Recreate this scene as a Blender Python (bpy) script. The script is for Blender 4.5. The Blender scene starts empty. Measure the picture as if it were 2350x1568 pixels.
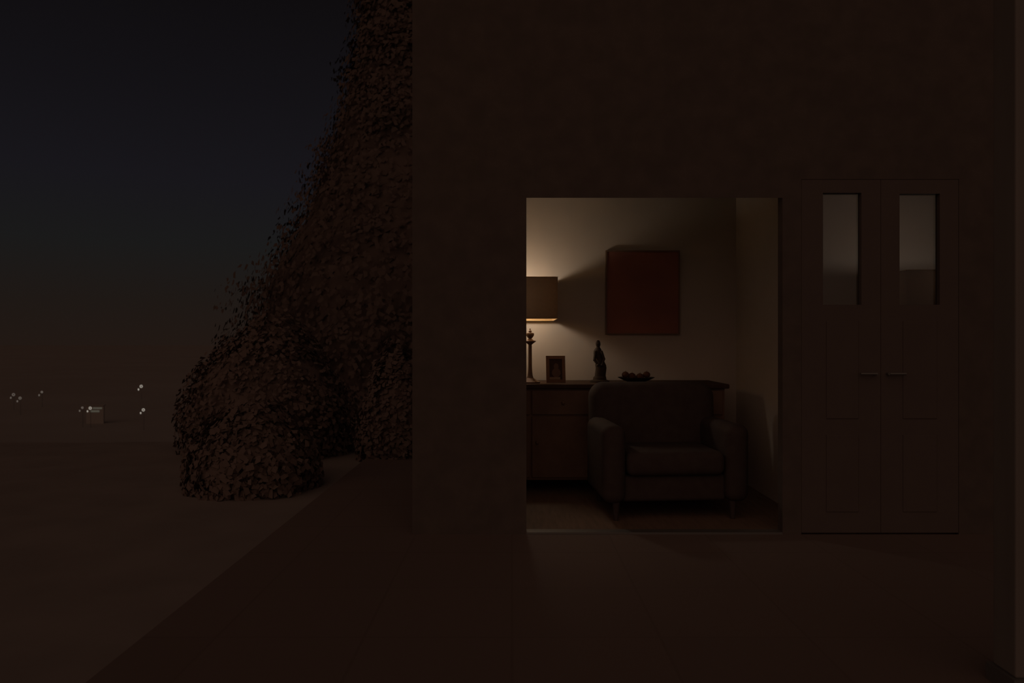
import bpy, bmesh, math, random
from mathutils import Vector, Matrix, noise
C = bpy.context.scene.collection
sc = bpy.context.scene
PI = math.pi
random.seed(7)

# ------------------------------------------------------------------ camera
CZ = 1.2                      # camera height above the terrace
F = 1697.0                    # focal length in pixels of the 2350 px wide frame
cd = bpy.data.cameras.new('camera'); cam = bpy.data.objects.new('camera', cd); C.objects.link(cam)
cd.sensor_width = 36; cd.lens = 36*F/2350
cam.location = (0, 0, CZ); cam.rotation_euler = (PI/2, 0, 0)
cd.clip_end = 10000
cd.dof.use_dof = True; cd.dof.focus_distance = 4.9; cd.dof.aperture_fstop = 2.9
sc.camera = cam
sc.view_settings.view_transform = 'Standard'; sc.view_settings.look = 'None'
sc.view_settings.exposure = 0; sc.view_settings.gamma = 1
sc.view_settings.use_curve_mapping = False

# ------------------------------------------------------------------ night sky
W = bpy.data.worlds.new('night_sky'); sc.world = W; W.use_nodes = True
wt = W.node_tree; wt.nodes.clear()
def wn(t, **k):
    n = wt.nodes.new(t)
    for a, b in k.items(): setattr(n, a, b)
    return n
wo = wn('ShaderNodeOutputWorld'); bg = wn('ShaderNodeBackground')
tc = wn('ShaderNodeTexCoord'); sep = wn('ShaderNodeSeparateXYZ')
wt.links.new(tc.outputs['Generated'], sep.inputs[0])
ramp = wn('ShaderNodeValToRGB'); cr = ramp.color_ramp
SKY = [(0.0, (.0150, .0092, .0068)), (.05, (.0130, .0093, .0075)), (.12, (.0102, .0100, .0100)),
       (.20, (.0088, .0080, .0105)), (.30, (.0066, .0058, .0074)), (.42, (.0046, .0038, .0044)), (1.0, (.003, .0025, .003))]
while len(cr.elements) < len(SKY): cr.elements.new(.5)
for e, (p, c) in zip(cr.elements, SKY): e.position = p; e.color = (*c, 1)
wt.links.new(sep.outputs['Z'], ramp.inputs[0])
# added warm fill light behind the viewer, lifting the dark walls and ground
dot = wn('ShaderNodeVectorMath', operation='DOT_PRODUCT'); dot.inputs[1].default_value = Vector((-.22, -.88, .42)).normalized()
wt.links.new(tc.outputs['Generated'], dot.inputs[0])
mx = wn('ShaderNodeMath', operation='MAXIMUM'); mx.inputs[1].default_value = 0; wt.links.new(dot.outputs['Value'], mx.inputs[0])
pw = wn('ShaderNodeMath', operation='POWER'); pw.inputs[1].default_value = 3.0; wt.links.new(mx.outputs[0], pw.inputs[0])
glow = wn('ShaderNodeVectorMath', operation='SCALE'); glow.inputs[0].default_value = (.20, .115, .080)
wt.links.new(pw.outputs[0], glow.inputs['Scale'])
ad = wn('ShaderNodeVectorMath', operation='ADD'); wt.links.new(ramp.outputs[0], ad.inputs[0]); wt.links.new(glow.outputs[0], ad.inputs[1])
wt.links.new(ad.outputs[0], bg.inputs[0]); wt.links.new(bg.outputs[0], wo.inputs[0])

# ------------------------------------------------------------------ materials
def mat(name, col, rough=.7, col2=None, scale=6.0, metal=0.0, bump=0.0, stretch=(1, 1, 1), emit=None, strength=0, detail=4, spec=.3):
    m = bpy.data.materials.new(name); m.use_nodes = True; nt = m.node_tree
    b = nt.nodes['Principled BSDF']
    b.inputs['Roughness'].default_value = rough; b.inputs['Metallic'].default_value = metal
    b.inputs['Specular IOR Level'].default_value = spec
    b.inputs['Base Color'].default_value = (*col, 1)
    if col2 or bump:
        t = nt.nodes.new('ShaderNodeTexCoord'); mp = nt.nodes.new('ShaderNodeMapping'); mp.inputs['Scale'].default_value = stretch
        nz = nt.nodes.new('ShaderNodeTexNoise'); nz.inputs['Scale'].default_value = scale; nz.inputs['Detail'].default_value = detail
        nt.links.new(t.outputs['Object'], mp.inputs[0]); nt.links.new(mp.outputs[0], nz.inputs['Vector'])
        if col2:
            r = nt.nodes.new('ShaderNodeValToRGB'); r.color_ramp.elements[0].position = .35; r.color_ramp.elements[1].position = .68
            r.color_ramp.elements[0].color = (*col, 1); r.color_ramp.elements[1].color = (*col2, 1)
            nt.links.new(nz.outputs['Fac'], r.inputs[0]); nt.links.new(r.outputs[0], b.inputs['Base Color'])
        if bump:
            bp = nt.nodes.new('ShaderNodeBump'); bp.inputs['Strength'].default_value = bump; bp.inputs['Distance'].default_value = .01
            nt.links.new(nz.outputs['Fac'], bp.inputs['Height']); nt.links.new(bp.outputs[0], b.inputs['Normal'])
    if emit:
        b.inputs['Emission Color'].default_value = (*emit, 1); b.inputs['Emission Strength'].default_value = strength
    return m
M = dict(
    plaster=mat('cream_plaster', (.60, .55, .49), .9, (.63, .58, .52), 3, bump=.05),
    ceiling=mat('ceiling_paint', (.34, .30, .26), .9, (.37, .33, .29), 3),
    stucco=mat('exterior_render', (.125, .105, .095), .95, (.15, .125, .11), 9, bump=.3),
    tile=None,
    boards=mat('oak_floor_boards', (.20, .14, .10), .7, (.26, .18, .13), 4, stretch=(8, 1, 1)),
    dark_wood=mat('dark_stained_wood', (.20, .13, .095), .6, (.25, .165, .12), 6, stretch=(1, 12, 1)),
    top_wood=mat('dark_waxed_table_top', (.085, .052, .038), .75, (.11, .07, .05), 6, stretch=(1, 12, 1), spec=.1),
    frame_wood=mat('brown_picture_frame_wood', (.22, .12, .08), .6, (.26, .15, .10), 12),
    door_paint=mat('dark_door_paint', (.14, .115, .105), .8, (.15, .125, .112), 5),
    leather=mat('dark_upholstery', (.068, .050, .045), .85, (.08, .062, .055), 14, bump=.2),
    shade=mat('dark_lamp_shade_fabric', (.10, .045, .025), .95, (.12, .055, .03), 40),
    lining=mat('gold_shade_lining', (.85, .60, .30), .5),
    bronze=mat('dark_bronze', (.24, .16, .12), .65, (.28, .19, .14), 20, metal=.1),
    carved=mat('dark_carved_wood', (.05, .033, .022), .6, (.07, .045, .03), 18),
    ceramic=mat('dark_glazed_ceramic', (.05, .03, .022), .5),
    fruit=mat('dried_fruit', (.10, .04, .02), .7, (.14, .06, .03), 9),
    canvas=mat('maroon_canvas', (.42, .18, .13), .85, (.34, .15, .12), 2.6, detail=2),
    photo_paper=mat('photo_print', (.07, .035, .03), .6), mount=mat('pale_mount_card', (.34, .26, .21), .8),
    photo_face=mat('photo_figure_tone', (.20, .13, .11), .7),
    leaf=mat('dark_needles', (.145, .112, .098), .9, spec=.05), bark=mat('tree_bark', (.035, .022, .014), .9, spec=.1),
    shrub=mat('shrub_leaves', (.20, .155, .135), .9, spec=.05),
    ground=mat('valley_ground', (.36, .33, .30), 1, (.39, .36, .33), .02, spec=0),
    grass=mat('lawn', (.30, .265, .24), 1, (.34, .30, .27), 2, spec=0),
    post=mat('pale_painted_timber', (.24, .22, .20), .7, (.27, .25, .225), 10, stretch=(1, 1, .1)),
    steel=mat('dull_grey_steel', (.25, .25, .24), .5, metal=.6), roof=mat('dark_roof', (.06, .04, .035), .9),
    street=mat('street_light_glow', (.5, .5, .48), .6, emit=(1, .92, .78), strength=.36),
    street_dim=mat('dim_street_light_glow', (.5, .5, .48), .6, emit=(1, .88, .75), strength=.10),
    strip=mat('lit_strip_and_ghost', (.4, .4, .36), .6, emit=(.9, 1, .78), strength=.04),
    bulb=mat('warm_lamp_bulb', (.9, .8, .6), .5, emit=(1, .82, .64), strength=37),
    bulb_dim=mat('dim_warm_lamp_bulb', (.9, .8, .6), .5, emit=(1, .84, .74), strength=20),
)
def tiles():
    m = bpy.data.materials.new('terrace_stone_tiles'); m.use_nodes = True; nt = m.node_tree; b = nt.nodes['Principled BSDF']
    b.inputs['Roughness'].default_value = .8; b.inputs['Specular IOR Level'].default_value = .2
    t = nt.nodes.new('ShaderNodeTexCoord'); br = nt.nodes.new('ShaderNodeTexBrick'); br.offset = 0; br.inputs['Scale'].default_value = 1
    br.inputs['Brick Width'].default_value = .6; br.inputs['Row Height'].default_value = .6; br.inputs['Mortar Size'].default_value = .006
    br.inputs['Color1'].default_value = (.21, .165, .145, 1); br.inputs['Color2'].default_value = (.22, .172, .15, 1); br.inputs['Mortar'].default_value = (.195, .15, .13, 1)
    nt.links.new(t.outputs['Object'], br.inputs['Vector']); nt.links.new(br.outputs[0], b.inputs['Base Color'])
    return m
M['tile'] = tiles()
def translucent(m, w):
    nt = m.node_tree; b = nt.nodes['Principled BSDF']; o = nt.nodes['Material Output']
    t = nt.nodes.new('ShaderNodeBsdfTranslucent'); t.inputs[0].default_value = (.9, .74, .60, 1); x = nt.nodes.new('ShaderNodeMixShader'); x.inputs[0].default_value = w
    nt.links.new(b.outputs[0], x.inputs[1]); nt.links.new(t.outputs[0], x.inputs[2]); nt.links.new(x.outputs[0], o.inputs[0])
translucent(M['shade'], .15); translucent(M['lining'], .15)
def glass():
    m = bpy.data.materials.new('clear_window_glass'); m.use_nodes = True; nt = m.node_tree
    for n in list(nt.nodes):
        if n.type == 'BSDF_PRINCIPLED': nt.nodes.remove(n)
    o = nt.nodes['Material Output']; tr = nt.nodes.new('ShaderNodeBsdfTransparent'); tr.inputs[0].default_value = (.92, .93, .92, 1)
    gl = nt.nodes.new('ShaderNodeBsdfGlossy'); gl.inputs['Roughness'].default_value = .02
    mixn = nt.nodes.new('ShaderNodeMixShader'); mixn.inputs[0].default_value = .06
    nt.links.new(tr.outputs[0], mixn.inputs[1]); nt.links.new(gl.outputs[0], mixn.inputs[2]); nt.links.new(mixn.outputs[0], o.inputs[0])
    return m
M['glass'] = glass()

# ------------------------------------------------------------------ mesh helpers
def nb(): return bmesh.new()
def box(bm, x0, x1, y0, y1, z0, z1, rot=None):
    r = bmesh.ops.create_cube(bm, size=1)
    for v in r['verts']:
        v.co = Vector((x0+(v.co.x+.5)*(x1-x0), y0+(v.co.y+.5)*(y1-y0), z0+(v.co.z+.5)*(z1-z0)))
        if rot: v.co = rot @ v.co
    return r['verts']
def rbox(bm, x0, x1, y0, y1, z0, z1, r, seg=4):
    t = bmesh.new(); box(t, x0, x1, y0, y1, z0, z1)
    bmesh.ops.bevel(t, geom=t.edges[:], offset=r, segments=seg, profile=.5, affect='EDGES')
    me = bpy.data.meshes.new('tmp'); t.to_mesh(me); t.free(); bm.from_mesh(me); bpy.data.meshes.remove(me)
def lathe(bm, prof, cx=0, cy=0, seg=28, sx=1, sy=1):
    rings = []
    for r, z in prof:
        rings.append([bm.verts.new((cx+sx*r*math.cos(2*PI*i/seg), cy+sy*r*math.sin(2*PI*i/seg), z)) for i in range(seg)])
    for a, b in zip(rings, rings[1:]):
        for i in range(seg): bm.faces.new((a[i], a[(i+1) % seg], b[(i+1) % seg], b[i]))
    bm.faces.new(rings[0][::-1]); bm.faces.new(rings[-1])
def ball(bm, c, r, s=(1, 1, 1), u=16, v=10):
    q = bmesh.ops.create_uvsphere(bm, u_segments=u, v_segments=v, radius=r)
    for w in q['verts']: w.co = Vector((w.co.x*s[0]+c[0], w.co.y*s[1]+c[1], w.co.z*s[2]+c[2]))
def tube(bm, p, q, r0, r1=None, seg=10):
    r1 = r0 if r1 is None else r1
    p, q = Vector(p), Vector(q); d = (q-p); n = d.normalized()
    a = n.orthogonal().normalized(); b = n.cross(a)
    A = [bm.verts.new(p+r0*(a*math.cos(2*PI*i/seg)+b*math.sin(2*PI*i/seg))) for i in range(seg)]
    B = [bm.verts.new(q+r1*(a*math.cos(2*PI*i/seg)+b*math.sin(2*PI*i/seg))) for i in range(seg)]
    for i in range(seg): bm.faces.new((A[i], A[(i+1) % seg], B[(i+1) % seg], B[i]))
    bm.faces.new(A[::-1]); bm.faces.new(B)
def torus(bm, c, R, r, n=28, m=10, axis='Y'):
    g = []
    for i in range(n):
        a = 2*PI*i/n; row = []
        for j in range(m):
            b = 2*PI*j/m; rr = R+r*math.cos(b); h = r*math.sin(b)
            row.append(bm.verts.new((c[0]+rr*math.cos(a), c[1]+h, c[2]+rr*math.sin(a))))
        g.append(row)
    for i in range(n):
        for j in range(m): bm.faces.new((g[i][j], g[(i+1) % n][j], g[(i+1) % n][(j+1) % m], g[i][(j+1) % m]))
def obj(name, bm, m, parent=None, smooth=False):
    bmesh.ops.recalc_face_normals(bm, faces=bm.faces[:])
    me = bpy.data.meshes.new(name); bm.to_mesh(me); bm.free(); me.materials.append(m)
    if smooth:
        for p in me.polygons: p.use_smooth = True
        me.set_sharp_from_angle(angle=math.radians(40))
    o = bpy.data.objects.new(name, me); C.objects.link(o)
    if parent: o.parent = parent
    return o
def tag(o, label, cat, group=None, kind=None):
    o['label'] = label; o['category'] = cat
    if group: o['group'] = group
    if kind: o['kind'] = kind
    return o
def thing(name, label, cat, loc=(0, 0, 0), rz=0, group=None):
    o = bpy.data.objects.new(name, None); C.objects.link(o); o.location = loc; o.rotation_euler = (0, 0, rz)
    o.empty_display_size = .1
    return tag(o, label, cat, group)
def struct(name, bm, m, label, cat, parent=None, smooth=False):
    o = obj(name, bm, m, parent, smooth); o['kind'] = 'structure'; o['label'] = label; o['category'] = cat
    return o

# ------------------------------------------------------------------ the setting
WY, WT = 4.60, .08            # house front and its thickness
BY = 6.50                     # back wall of the rooms
OX0, OX1, OZ = .0895, 1.683, 2.094        # wide opening
DX0, DX1, DZ = 1.80, 2.78, 2.21           # double door
HX0, HX1, HT = -.62, 5.2, 6.2
HY = 6.62
# front wall with its two openings
b = nb()
box(b, HX0, OX0, WY, WY+WT, 0, HT)
for v in box(b, OX0, OX1, WY, WY+WT, OZ, HT):
    if v.co.z < OZ+.01 and v.co.y > WY+.01: v.co.z += .03      # head of the opening rises inwards
box(b, OX1, DX0, WY, WY+WT, 0, HT)
box(b, DX0, DX1, WY, WY+WT, DZ, HT)
box(b, DX1, HX1, WY, WY+WT, 0, HT)
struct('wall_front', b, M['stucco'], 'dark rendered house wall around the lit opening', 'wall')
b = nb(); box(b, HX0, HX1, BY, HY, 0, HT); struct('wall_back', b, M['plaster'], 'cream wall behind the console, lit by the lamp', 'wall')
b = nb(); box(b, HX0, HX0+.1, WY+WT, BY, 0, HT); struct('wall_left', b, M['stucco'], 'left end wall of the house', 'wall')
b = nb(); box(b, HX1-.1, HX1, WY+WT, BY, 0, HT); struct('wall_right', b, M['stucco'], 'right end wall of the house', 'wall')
b = nb(); box(b, 1.97, 2.03, 5.02, BY, 0, 2.5); struct('wall_middle', b, M['plaster'], 'side wall to the right of the armchair', 'wall')
b = nb(); box(b, HX0+.1, HX1-.1, WY+WT, BY, 2.5, 2.6); struct('ceiling', b, M['ceiling'], 'dim ceiling of the lamplit rooms', 'ceiling')
b = nb(); box(b, HX0+.1, HX1-.1, WY+WT, BY, -.15, 0); struct('floor', b, M['boards'], 'brown board floor of the lamplit room', 'floor')
b = nb(); box(b, HX0, HX1, WY, HY, HT, HT+.15); struct('roof', b, M['roof'], 'dark flat roof of the house', 'roof')
b = nb(); box(b, -1.5, 6.0, -3.0, WY, -.15, 0); box(b, -1.5, HX0, WY, 9.2, -.15, 0); struct('terrace_floor', b, M['tile'], 'stone paved terrace in front of the house', 'floor')
b = nb(); box(b, HX0+.1, 1.97, BY-.015, BY, 0, .09); struct('baseboard_back', b, M['plaster'], 'low skirting under the cream back wall', 'baseboard')
b = nb(); box(b, OX0, OX1, WY, WY+WT, .0, .012); struct('trim_1', b, M['steel'], 'low threshold of the wide opening', 'threshold')

# land: garden, slope and valley floor
def height(x, y):
    if y < 9: h = -.16
    elif y < 200: t = (y-9)/191; h = -.16-24.84*(1-(1-t)**2)
    else: h = -25
    if y > 600: h += 4*noise.noise(Vector((x*.002, y*.002, 0)))
    return h
bm = nb(); ys = [-60, -20, 0, 6, 9, 11, 14, 17, 20, 24, 28, 38, 50, 65, 80, 100, 120, 140, 160, 180, 200, 300, 600, 1000, 1600, 2400, 3400, 5000]
xs = [-4000, -2500, -1500, -900, -500, -300, -180, -100, -60, -30, -15, 0, 15, 30, 60, 120, 300, 800, 2000, 4000]
g = [[bm.verts.new((x, y, height(x, y))) for x in xs] for y in ys]
for j in range(len(ys)-1):
    for i in range(len(xs)-1): bm.faces.new((g[j][i], g[j][i+1], g[j+1][i+1], g[j+1][i]))
struct('valley_ground', bm, M['ground'], 'dark land falling away into the valley on the left', 'ground', smooth=True)
bm = nb(); g = [[bm.verts.new((-14+12.505*i/20, -3+12.2*j/24, -.125+.03*noise.noise(Vector((i*.6, j*.6, 3))))) for i in range(21)] for j in range(25)]
for j in range(24):
    for i in range(20): bm.faces.new((g[j][i], g[j][i+1], g[j+1][i+1], g[j+1][i]))
r = bmesh.ops.extrude_face_region(bm, geom=bm.faces[:])
for v in [e for e in r['geom'] if isinstance(e, bmesh.types.BMVert)]: v.co.z += .08
struct('lawn', bm, M['grass'], 'dark lawn beside the terrace', 'lawn', smooth=True)

# double door with narrow glazed lights
door = bpy.data.objects.new('door_1', None); C.objects.link(door); door.location = (DX0, WY, 0); door['kind'] = 'structure'
door['label'] = 'dark double door with two narrow panes dimly lit from behind'; door['category'] = 'door'
def leaf(x0, x1, p0, p1, zt, zb):
    bm = nb(); y0, y1 = .002, .05
    box(bm, x0, p0, y0, y1, .01, DZ-.002); box(bm, p1, x1, y0, y1, .01, DZ-.002)
    box(bm, p0, p1, y0, y1, zt, DZ-.002); box(bm, p0, p1, y0, y1, .01, zb)
    for z0, z1 in ((.14, .62), (.72, zb-.10)):       # raised panels
        rbox(bm, p0+.02, p1-.02, y0-.006, y0+.004, z0, z1, .003, 2)
    lf = obj('door_leaf', bm, M['door_paint'], door)
    g = nb(); box(g, p0, p1, .034, .040, zb, zt); obj('window_pane', g, M['glass'], lf)
    return lf
k = WY+.02
P = lambda px, Y: (px-1175)/F*Y
Z = lambda py, Y: CZ+(784-py)/F*Y
mid = (P(2018, k)-DX0)
L1 = leaf(.002, mid-.0012, P(1886, k)-DX0, P(1974, k)-DX0, Z(444, k), Z(700, k))
L2 = leaf(mid+.0012, DX1-DX0-.002, P(2061, k)-DX0, P(2153, k)-DX0, Z(446, k), Z(700, k))
for L, x in ((L1, mid-.04), (L2, mid+.04)):
    h = nb(); tube(h, (x, .017, 1.0), (x, -.03, 1.0), .009); tube(h, (x, -.03, 1.0), (x+(-.1 if x < mid else .1), -.03, 1.0), .008)
    obj('door_handle', h, M['steel'], L, True)

# ------------------------------------------------------------------ terrace post at the right edge
bm = nb(); x = P(2331, 2.5)
rbox(bm, x, x+.12, 2.5, 2.62, .06, 3.4, .006, 2)
o = thing('terrace_post', 'pale square timber post at the far right edge', 'post', (0, 0, 0))
obj('shaft', bm, M['post'], o); bm = nb(); box(bm, x-.015, x+.135, 2.485, 2.635, 0, .06); obj('foot_plate', bm, M['steel'], o)

# ------------------------------------------------------------------ console and what stands on it
CT = .862
con = thing('console_table', 'long dark wooden console against the lamplit cream wall', 'console table', (0, 0, 0))
CX0, CX1, CY0, CY1 = -.40, 1.72, 5.84, 6.47
bm = nb(); rbox(bm, CX0, CX1, CY0, CY1, CT-.035, CT, .008, 2); obj('table_top', bm, M['top_wood'], con)
bm = nb(); box(bm, CX0+.03, CX1-.03, CY0+.04, CY1, .10, CT-.035); obj('body', bm, M['dark_wood'], con)
for i in range(4):
    w = (CX1-CX0-.08)/4; x0 = CX0+.04+i*w
    bm = nb(); rbox(bm, x0+.008, x0+w-.008, CY0+.022, CY0+.04, .62, .81, .004, 2); d = obj('drawer', bm, M['dark_wood'], con)
    bm = nb(); ball(bm, (x0+w/2, CY0+.008, .715), .014); obj('knob', bm, M['bronze'], d, True)
    bm = nb(); rbox(bm, x0+.008, x0+w-.008, CY0+.022, CY0+.04, .12, .605, .004, 2); d = obj('cabinet_door', bm, M['dark_wood'], con)
    bm = nb(); ball(bm, (x0+w-.05 if i % 2 == 0 else x0+.05, CY0+.008, .40), .013); obj('knob', bm, M['bronze'], d, True)
for x0 in (CX0+.05, CX1-.12):
    for y0 in (CY0+.06, CY1-.10):
        bm = nb(); box(bm, x0, x0+.07, y0, y0+.07, 0, .10); obj('leg', bm, M['dark_wood'], con)

def lamp(label, cx, cy, top, bot, bulbz, basez, hx, hy, bulbmat, br):
    t = thing('table_lamp', label, 'lamp', (cx, cy, basez), 0, 'table lamps against the back wall')
    T, B, U = top-basez, bot-basez, bulbz-basez
    lathe_p = [(.075, 0), (.078, .012), (.045, .03), (.022, .055), (.03, .09), (.055, .14), (.062, .20), (.045, .27), (.018, .33), (.014, min(.42, B+.01)), (.012, U-.05)]
    bm = nb(); lathe(bm, lathe_p); obj('lamp_base', bm, M['bronze'], t, True)
    def sleeve(x, y, z0, z1):                       # four fabric sides, open above and below
        m_ = nb(); R_ = .012; pts = []
        for sx, sy, a0 in ((1, 1, 0), (-1, 1, 90), (-1, -1, 180), (1, -1, 270)):
            for k_ in range(5):
                a_ = math.radians(a0+22.5*k_); pts.append((sx*(x-R_)+R_*math.cos(a_), sy*(y-R_)+R_*math.sin(a_)))
        A = [m_.verts.new((p[0], p[1], z0)) for p in pts]; B_ = [m_.verts.new((p[0], p[1], z1)) for p in pts]
        for k_ in range(len(pts)): m_.faces.new((A[k_], A[(k_+1) % len(pts)], B_[(k_+1) % len(pts)], B_[k_]))
        return m_
    s = obj('lamp_shade', sleeve(hx, hy, B, T), M['shade'], t)
    q = .005
    obj('shade_lining', sleeve(hx-q, hy-q, B+.001, T-.001), M['lining'], s)
    for zz in (B, T):
        bm = nb(); w = .003
        box(bm, -hx+.008, hx-.008, -hy-.001, -hy+q+.001, zz-w, zz+w); box(bm, -hx+.008, hx-.008, hy-q-.001, hy+.001, zz-w, zz+w)
        box(bm, -hx-.001, -hx+q+.001, -hy+.008, hy-.008, zz-w, zz+w); box(bm, hx-q-.001, hx+.001, -hy+.008, hy-.008, zz-w, zz+w)
        obj('shade_rim', bm, M['lining'], s)
    bm = nb()
    for a in ((hx-q, 0), (-hx+q, 0), (0, hy-q), (0, -hy+q)): tube(bm, (0, 0, U-.06), (a[0], a[1], U-.06), .002, seg=6)
    obj('shade_bracket', bm, M['bronze'], s)
    bm = nb(); ball(bm, (0, 0, U), br, (1, 1, 1.15)); obj('bulb', bm, bulbmat, t, True)
    return t
lamp('large lamp with a broad dark shade glowing above the console', P(1180, 6.16), 6.16, CZ+.512, CZ+.183, CZ+.35, CT, .345, .30, M['bulb'], .055)

# candlestick
c = thing('candlestick', 'tall turned candlestick silhouetted under the lamp shade', 'candlestick', (P(1216.5, 6.0), 6.0, CT))
H = lambda py: Z(py, 6.0)-CT
bm = nb(); lathe(bm, [(.080, 0), (.082, .012), (.062, .020), (.050, .030), (.028, .042), (.022, .06), (.018, .09), (.0155, .13), (.0145, H(790)-.004),
                      (.024, H(789)), (.038, H(786)), (.047, H(784)), (.049, H(783)), (.030, H(781.5)), (.018, H(779)), (.013, H(777))])
obj('stem', bm, M['bronze'], c, True)
bm = nb(); lathe(bm, [(.013, H(777)), (.020, H(775)), (.030, H(771)), (.033, H(768)), (.031, H(765)), (.018, H(764)), (.007, H(763)), (.013, H(761.5)), (.014, H(760)), (.006, H(758.5)), (.004, H(754))])
obj('finial', bm, M['bronze'], c, True)

# framed photograph on its easel back
f = thing('photo_frame', 'small brown framed photograph leaning on the console', 'photo frame', (P(1276, 6.05), 6.05, CT), math.radians(5))
fw, fh = .158, .222
tilt = Matrix.Rotation(math.radians(-9), 3, 'X')
def tb(bm, *a): box(bm, *a, rot=tilt)
bm = nb()
tb(bm, -fw/2, fw/2, -.008, .008, 0, .026); tb(bm, -fw/2, fw/2, -.008, .008, fh-.026, fh)
tb(bm, -fw/2, -fw/2+.026, -.008, .008, .026, fh-.026); tb(bm, fw/2-.026, fw/2, -.008, .008, .026, fh-.026)
fr = obj('frame', bm, M['frame_wood'], f)
bm = nb(); tb(bm, -fw/2+.024, fw/2-.024, .000, .003, .024, fh-.024); ph = obj('photograph', bm, M['photo_paper'], f)
bm = nb(); tb(bm, -fw/2+.028, fw/2-.044, -.002, .0, .028, .047); o = obj('mount_strip', bm, M['mount'], ph); o['label'] = 'pale strip along the bottom of the picture'
bm = nb(); ball(bm, (0, 0, 0), 1, (.020, .001, .026)); 
for v in bm.verts: v.co = tilt @ (v.co+Vector((.004, -.001, .135)))
obj('portrait_head', bm, M['photo_face'], ph)
bm = nb(); ball(bm, (0, 0, 0), 1, (.036, .001, .038))
for v in bm.verts: v.co = tilt @ (v.co+Vector((.004, -.001, .083)))
obj('portrait_shoulders', bm, M['photo_face'], ph)
bm = nb(); st = Matrix.Rotation(math.radians(14), 3, 'X')
for v in box(bm, -.02, .02, 0, .004, 0, .15): v.co = st @ v.co + Vector((0, .075, .0))
obj('easel_strut', bm, M['dark_wood'], f)

# carved figure: one continuous body on a plinth
s = thing('carved_figurine', 'slender dark carved figure standing on the console', 'figurine', (P(1376, 6.1), 6.1, CT), 0)
bm = nb(); lathe(bm, [(.082, 0), (.080, .016), (.055, .024), (.052, .045), (.046, .05)]); obj('plinth', bm, M['carved'], s, True)
u = lambda px, py: ((px-1376)/F*6.1, Z(py, 6.1)-CT)
cols = [(871, 1362, 1392), (862, 1365, 1390), (853, 1366, 1391), (845, 1367, 1392), (838, 1366, 1391), (830, 1368, 1387), (822, 1364, 1384), (814, 1362, 1382),
        (807, 1362, 1381), (802, 1364, 1380), (799, 1367, 1378), (796, 1369, 1376.5), (793, 1367.5, 1378), (788, 1367, 1378), (784, 1368, 1377), (781, 1370.5, 1374.5)]
bm = nb(); rings = []
for py, l, r_ in cols:
    (xl, z), (xr, _) = u(l, py), u(r_, py); cx_, rx = (xl+xr)/2, (xr-xl)/2
    rings.append([bm.verts.new((cx_+rx*math.cos(2*PI*i/20), .75*rx*math.sin(2*PI*i/20), z)) for i in range(20)])
for a, b_ in zip(rings, rings[1:]):
    for i in range(20): bm.faces.new((a[i], a[(i+1) % 20], b_[(i+1) % 20], b_[i]))
bm.faces.new(rings[0][::-1]); bm.faces.new(rings[-1])
xe, ze = u(1366, 806); xk, zk = u(1363, 826); xh, zh = u(1371, 838)
tube(bm, (xe, -.02, ze), (xk, -.035, zk), .013, .011); tube(bm, (xk, -.035, zk), (xh, -.05, zh), .011, .009); ball(bm, (xk, -.035, zk), .0115); ball(bm, (xh, -.05, zh), .013)
xe, ze = u(1379, 806); xk, zk = u(1385, 824); xh, zh = u(1380, 838)
tube(bm, (xe, -.02, ze), (xk, -.03, zk), .013, .011); tube(bm, (xk, -.03, zk), (xh, -.05, zh), .011, .009); ball(bm, (xk, -.03, zk), .0115); ball(bm, (xh, -.05, zh), .013)
ball(bm, (u(1372, 790)[0], -.016, u(1372, 789)[1]), .006)
obj('body', bm, M['carved'], s, True)

# bowl with fruit
bx, by_ = P(1460, 6.05), 6.05
t = tag(obj('shallow_bowl', (lambda m_: (lathe(m_, [(.06, 0), (.065, .008), (.10, .02), (.145, .042), (.152, .046), (.142, .046), (.10, .028), (.055, .016), (.002, .015)]), m_)[1])(nb()), M['ceramic'], None, True),
        'wide shallow dark bowl on the console right of the figurine', 'bowl'); t.location = (bx, by_, CT)
FR = [(-.088, .0, .030, 'leftmost'), (-.034, .01, .034, 'second from the left'), (.030, .0, .032, 'second from the right'), (.086, .006, .030, 'rightmost')]
for dx, dy, r0, w in FR:
    bm = nb(); ball(bm, (0, 0, 0), r0, (1, 1, .88)); tube(bm, (0, 0, r0*.8), (.004, 0, r0*.8+.010), .0018, seg=6)
    o = tag(obj('fruit', bm, M['fruit'], None, True), 'dark round fruit in the shallow bowl, ' + w + ' of the four', 'fruit', 'fruit in the bowl on the console')
    o.location = (bx+dx, by_+dy, CT+(.0365 if abs(dx) > .06 else .0185)+r0*.88+.003)

# painting
t = thing('painting', 'square maroon painting hanging in the shadow beside the lamp', 'painting', (0, 0, 0))
px0, px1, pz0, pz1 = P(1390, 6.47), P(1560, 6.47), Z(768, 6.47), Z(575, 6.47)
bm = nb(); w = .012
box(bm, px0, px1, 6.462, 6.498, pz0, pz0+w); box(bm, px0, px1, 6.462, 6.498, pz1-w, pz1)
box(bm, px0, px0+w, 6.462, 6.498, pz0+w, pz1-w); box(bm, px1-w, px1, 6.462, 6.498, pz0+w, pz1-w)
obj('frame', bm, M['dark_wood'], t)
bm = nb(); box(bm, px0+w, px1-w, 6.47, 6.495, pz0+w, pz1-w); obj('canvas', bm, M['canvas'], t)

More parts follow.
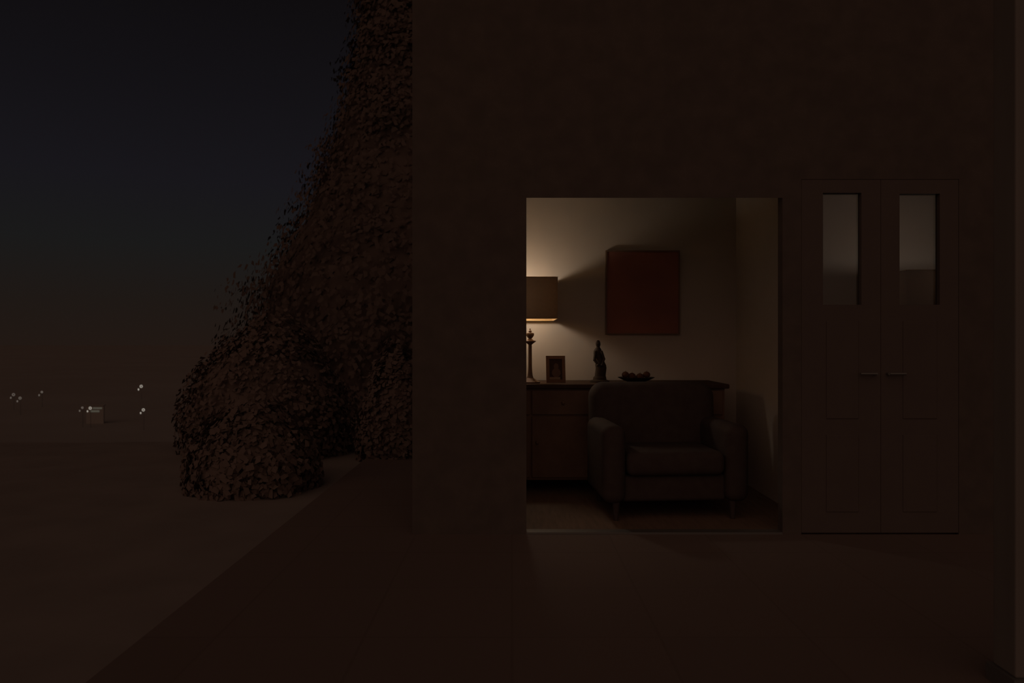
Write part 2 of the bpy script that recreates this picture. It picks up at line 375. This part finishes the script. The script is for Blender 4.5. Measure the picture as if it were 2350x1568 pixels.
# ------------------------------------------------------------------ armchair
a = thing('armchair', 'large dark upholstered armchair in front of the console', 'armchair', (1.075, 5.28, 0), math.radians(4))
bm = nb(); rbox(bm, -.36, .36, -.30, .30, .12, .30, .03); obj('seat_base', bm, M['leather'], a, True)
bm = nb(); rbox(bm, -.335, .335, -.36, .20, .30, .46, .05); obj('seat_cushion', bm, M['leather'], a, True)
bm = nb(); rbox(bm, -.475, .475, .18, .40, .12, .905, .10, 6)
for v in bm.verts:
    if v.co.z > .5: v.co.y += (v.co.z-.5)*.12; v.co.z += .03*(1-(v.co.x/.46)**2)-.02
obj('backrest', bm, M['leather'], a, True)
for sgn in (-1, 1):
    bm = nb(); x0, x1 = sorted((sgn*.34, sgn*.50)); rbox(bm, x0, x1, -.37, .30, .12, .64, .065, 5); obj('armrest', bm, M['leather'], a, True)
    for yy in (-.30, .30):
        bm = nb(); lathe(bm, [(.014, 0), (.018, .03), (.026, .125)], sgn*.40, yy, 14); obj('leg', bm, M['leather'], a, True)

# ------------------------------------------------------------------ the other room, seen through the double door
sb = thing('sideboard', 'low dark sideboard under the lamp behind the double door', 'sideboard', (0, 0, 0))
LX, LY = P(2135, 5.85), 5.85
bm = nb(); rbox(bm, 2.5, 4.4, 5.60, 6.45, .80, .84, .008, 2); obj('table_top', bm, M['dark_wood'], sb)
bm = nb(); box(bm, 2.53, 4.37, 5.63, 6.43, .10, .80); obj('body', bm, M['dark_wood'], sb)
for x0 in (2.55, 4.28):
    for y0 in (5.66, 6.33):
        bm = nb(); box(bm, x0, x0+.07, y0, y0+.07, 0, .10); obj('leg', bm, M['dark_wood'], sb)
lamp('dim lamp hidden behind the right pane of the double door', LX, LY, CZ+.545, CZ+.26, CZ+.50, .84, .30, .22, M['bulb_dim'], .034)

# ------------------------------------------------------------------ garden: tall conifer and shrubs
def quad(V, Fc, c, n, s, asp):
    n = n.normalized(); a_ = n.orthogonal().normalized(); a_ = (Matrix.Rotation(random.uniform(0, 2*PI), 3, n) @ a_); b2 = n.cross(a_)
    i = len(V); V += [c-a_*s-b2*s*asp, c+a_*s-b2*s*asp, c+a_*s*.6+b2*s*asp, c-a_*s*.6+b2*s*asp]; Fc.append((i, i+1, i+2, i+3))
def meshobj(name, V, Fc, m, parent=None):
    me = bpy.data.meshes.new(name); me.from_pydata([tuple(v) for v in V], [], Fc); me.materials.append(m)
    o = bpy.data.objects.new(name, me); C.objects.link(o)
    if parent: o.parent = parent
    return o
def interp(t, x):
    for (x0, y0), (x1, y1) in zip(t, t[1:]):
        if x <= x1: return y0+(y1-y0)*max(0, (x-x0)/(x1-x0))
    return t[-1][1]
GZ = -.14
tree = thing('conifer_tree', 'tall dark spreading conifer left of the house', 'tree', (-2.0, 18.0, -2.45))
prof = [(.0, 3.6), (1.5, 4.2), (4.0, 4.5), (5.2, 4.3), (6.5, 3.5), (7.5, 2.85), (9.9, 2.0), (12.0, 1.7), (14.0, 1.1), (16.0, .1)]
V, Fc = [], []
for k_ in range(95000):
    z = random.uniform(.3, 16); R = interp(prof, z)*(1+.10*noise.noise(Vector((z*1.7, k_ % 7, 0))))
    th = random.uniform(0, 2*PI)
    R *= 1+.16*noise.noise(Vector((math.cos(th)*2, math.sin(th)*2, z*.9)))
    rr = R*min(1.16, (.86+.12*abs(random.gauss(0, 1))))
    c_ = Vector((rr*math.cos(th), rr*math.sin(th), z-.18*rr))
    quad(V, Fc, c_, Vector((math.cos(th)+random.gauss(0, .2), math.sin(th)+random.gauss(0, .2), random.gauss(0, .2)+.25)), random.uniform(.035, .085), .5)
meshobj('foliage', V, Fc, M['leaf'], tree)
bm = nb(); rings = []
for z, R in prof:
    rings.append([bm.verts.new((.87*R*(1+.12*noise.noise(Vector((math.cos(t_)*2, math.sin(t_)*2, z*.9))))*math.cos(t_), .87*R*math.sin(t_), z-.15*R+.5)) for t_ in [2*PI*i/40 for i in range(40)]])
for a_, b_ in zip(rings, rings[1:]):
    for i in range(40): bm.faces.new((a_[i], a_[(i+1) % 40], b_[(i+1) % 40], b_[i]))
obj('inner_boughs', bm, M['leaf'], tree, True)
bm = nb(); tube(bm, (0, 0, 0), (0, 0, 15.5), .3, .04, 14); obj('trunk', bm, M['bark'], tree, True)

def shrub(label, x, y, rx, ry, h, n):
    t = thing('shrub', label, 'shrub', (x, y, -.12), 0, 'shrubs below the conifer')
    V, Fc = [], []
    for i in range(n):
        th = random.uniform(0, 2*PI); ph_ = math.acos(random.uniform(0, 1)); q = random.uniform(.72, 1.05)
        q *= 1+.18*noise.noise(Vector((math.cos(th)*2+x, math.sin(th)*2, ph_*2)))
        quad(V, Fc, Vector((rx*q*math.sin(ph_)*math.cos(th), ry*q*math.sin(ph_)*math.sin(th), .06+h*q*math.cos(ph_))), Vector((math.cos(th)+random.gauss(0, .4), math.sin(th)+random.gauss(0, .4), math.cos(ph_)+random.gauss(0, .4))), random.uniform(.018, .04), .55)
    meshobj('foliage', V, Fc, M['shrub'], t)
    bm = nb(); ball(bm, (0, 0, h*.38), 1, (rx*.86, ry*.86, h*.5), 24, 14)
    for v in bm.verts: v.co.z = max(v.co.z, .03)
    obj('inner_boughs', bm, M['shrub'], t, True)
    bm = nb(); 
    for i in range(5):
        an = 2*PI*i/5; tube(bm, (.05*math.cos(an), .05*math.sin(an), -.02), (rx*.4*math.cos(an), ry*.4*math.sin(an), h*.7), .02, .008, 8)
    obj('stem', bm, M['bark'], t, True)
shrub('wide dark shrub at the foot of the conifer, leftmost', -2.75, 8.3, .95, .8, 1.45, 16000)
shrub('rounded dark shrub beside the corner of the house wall', -1.22, 7.9, .42, .4, 1.15, 8000)
shrub('smallest low dark shrub, standing in front of the widest one', -2.2, 6.3, .55, .5, .7, 9000)

# ------------------------------------------------------------------ valley lights
def street(px, py, dim, label, sc_=1.0):
    hz = -19.0; Y = (CZ-hz)*F/(py-784)
    t = thing('street_lamp', label, 'street lamp', (P(px, Y), Y, -25), 0, 'street lamps down in the valley')
    k_ = Y/F; m_ = M['street_dim'] if dim else M['street']
    bm = nb(); tube(bm, (.0, .25, 0), (.0, .25, 6.0-3.4*k_), .09, .06); tube(bm, (0, .25, 6-7.5*k_), (-5.6*k_, .25, 6-7.5*k_), .03, .03, 6); obj('mast', bm, M['steel'], t)
    bm = nb(); torus(bm, (0, 0, 6.0), 2.6*k_*sc_, .75*k_); obj('blur_ring', bm, m_, t, True)  # ring shape imitates the lens blur of a far lamp
    bm = nb(); ball(bm, (-6.2*k_, 0, 6.0-7.2*k_), 1.0, (1.4*k_, 1.4*k_, 2.3*k_)); obj('ghost_image', bm, m_, t, True)  # added glowing blob imitating the ghost reflection of the lamp above
    return t
street(324, 887, False, 'street light drawn as a blur ring, highest and rightmost in the valley')
street(329, 941, False, 'street light drawn as a blur ring right of the lit shelter')
street(31, 906, True, 'faint street light drawn as a blur ring nearest the left edge')
street(46, 914, True, 'faint street light drawn as a blur ring just right of the leftmost one', .95)
street(96, 900, True, 'very faint street light between the left pair and the shelter', .7)
street(189, 936, True, 'faint street light just left of the lit shelter', .7)
street(207, 937, False, 'street light drawn as a blur ring in front of the lit shelter')
Y = 236.; kx = Y/F
t = thing('roadside_shelter', 'low roadside shelter with a dim light strip and its ghost image in the valley', 'shelter', (P(218, Y), Y, -25))
zt = Z(937, Y)+25
bm = nb(); box(bm, -3.0, 2.6, .3, .8, 0, zt+.8); obj('body', bm, M['ground'], t)
bm = nb(); box(bm, -3.3, 2.9, .0, 1.1, zt+.8, zt+1.0); obj('roof', bm, M['ground'], t)
bm = nb(); box(bm, -6*kx, 15*kx, .22, .3, zt-2.2*kx, zt+1.6*kx); obj('strip_ghost_pair', bm, M['strip'], t)
bm = nb(); box(bm, -12*kx, 9*kx, .22, .3, zt-9.5*kx, zt-5*kx); obj('strip_ghost_pair', bm, M['strip'], t)  # lower strip imitates the ghost reflection of the upper one
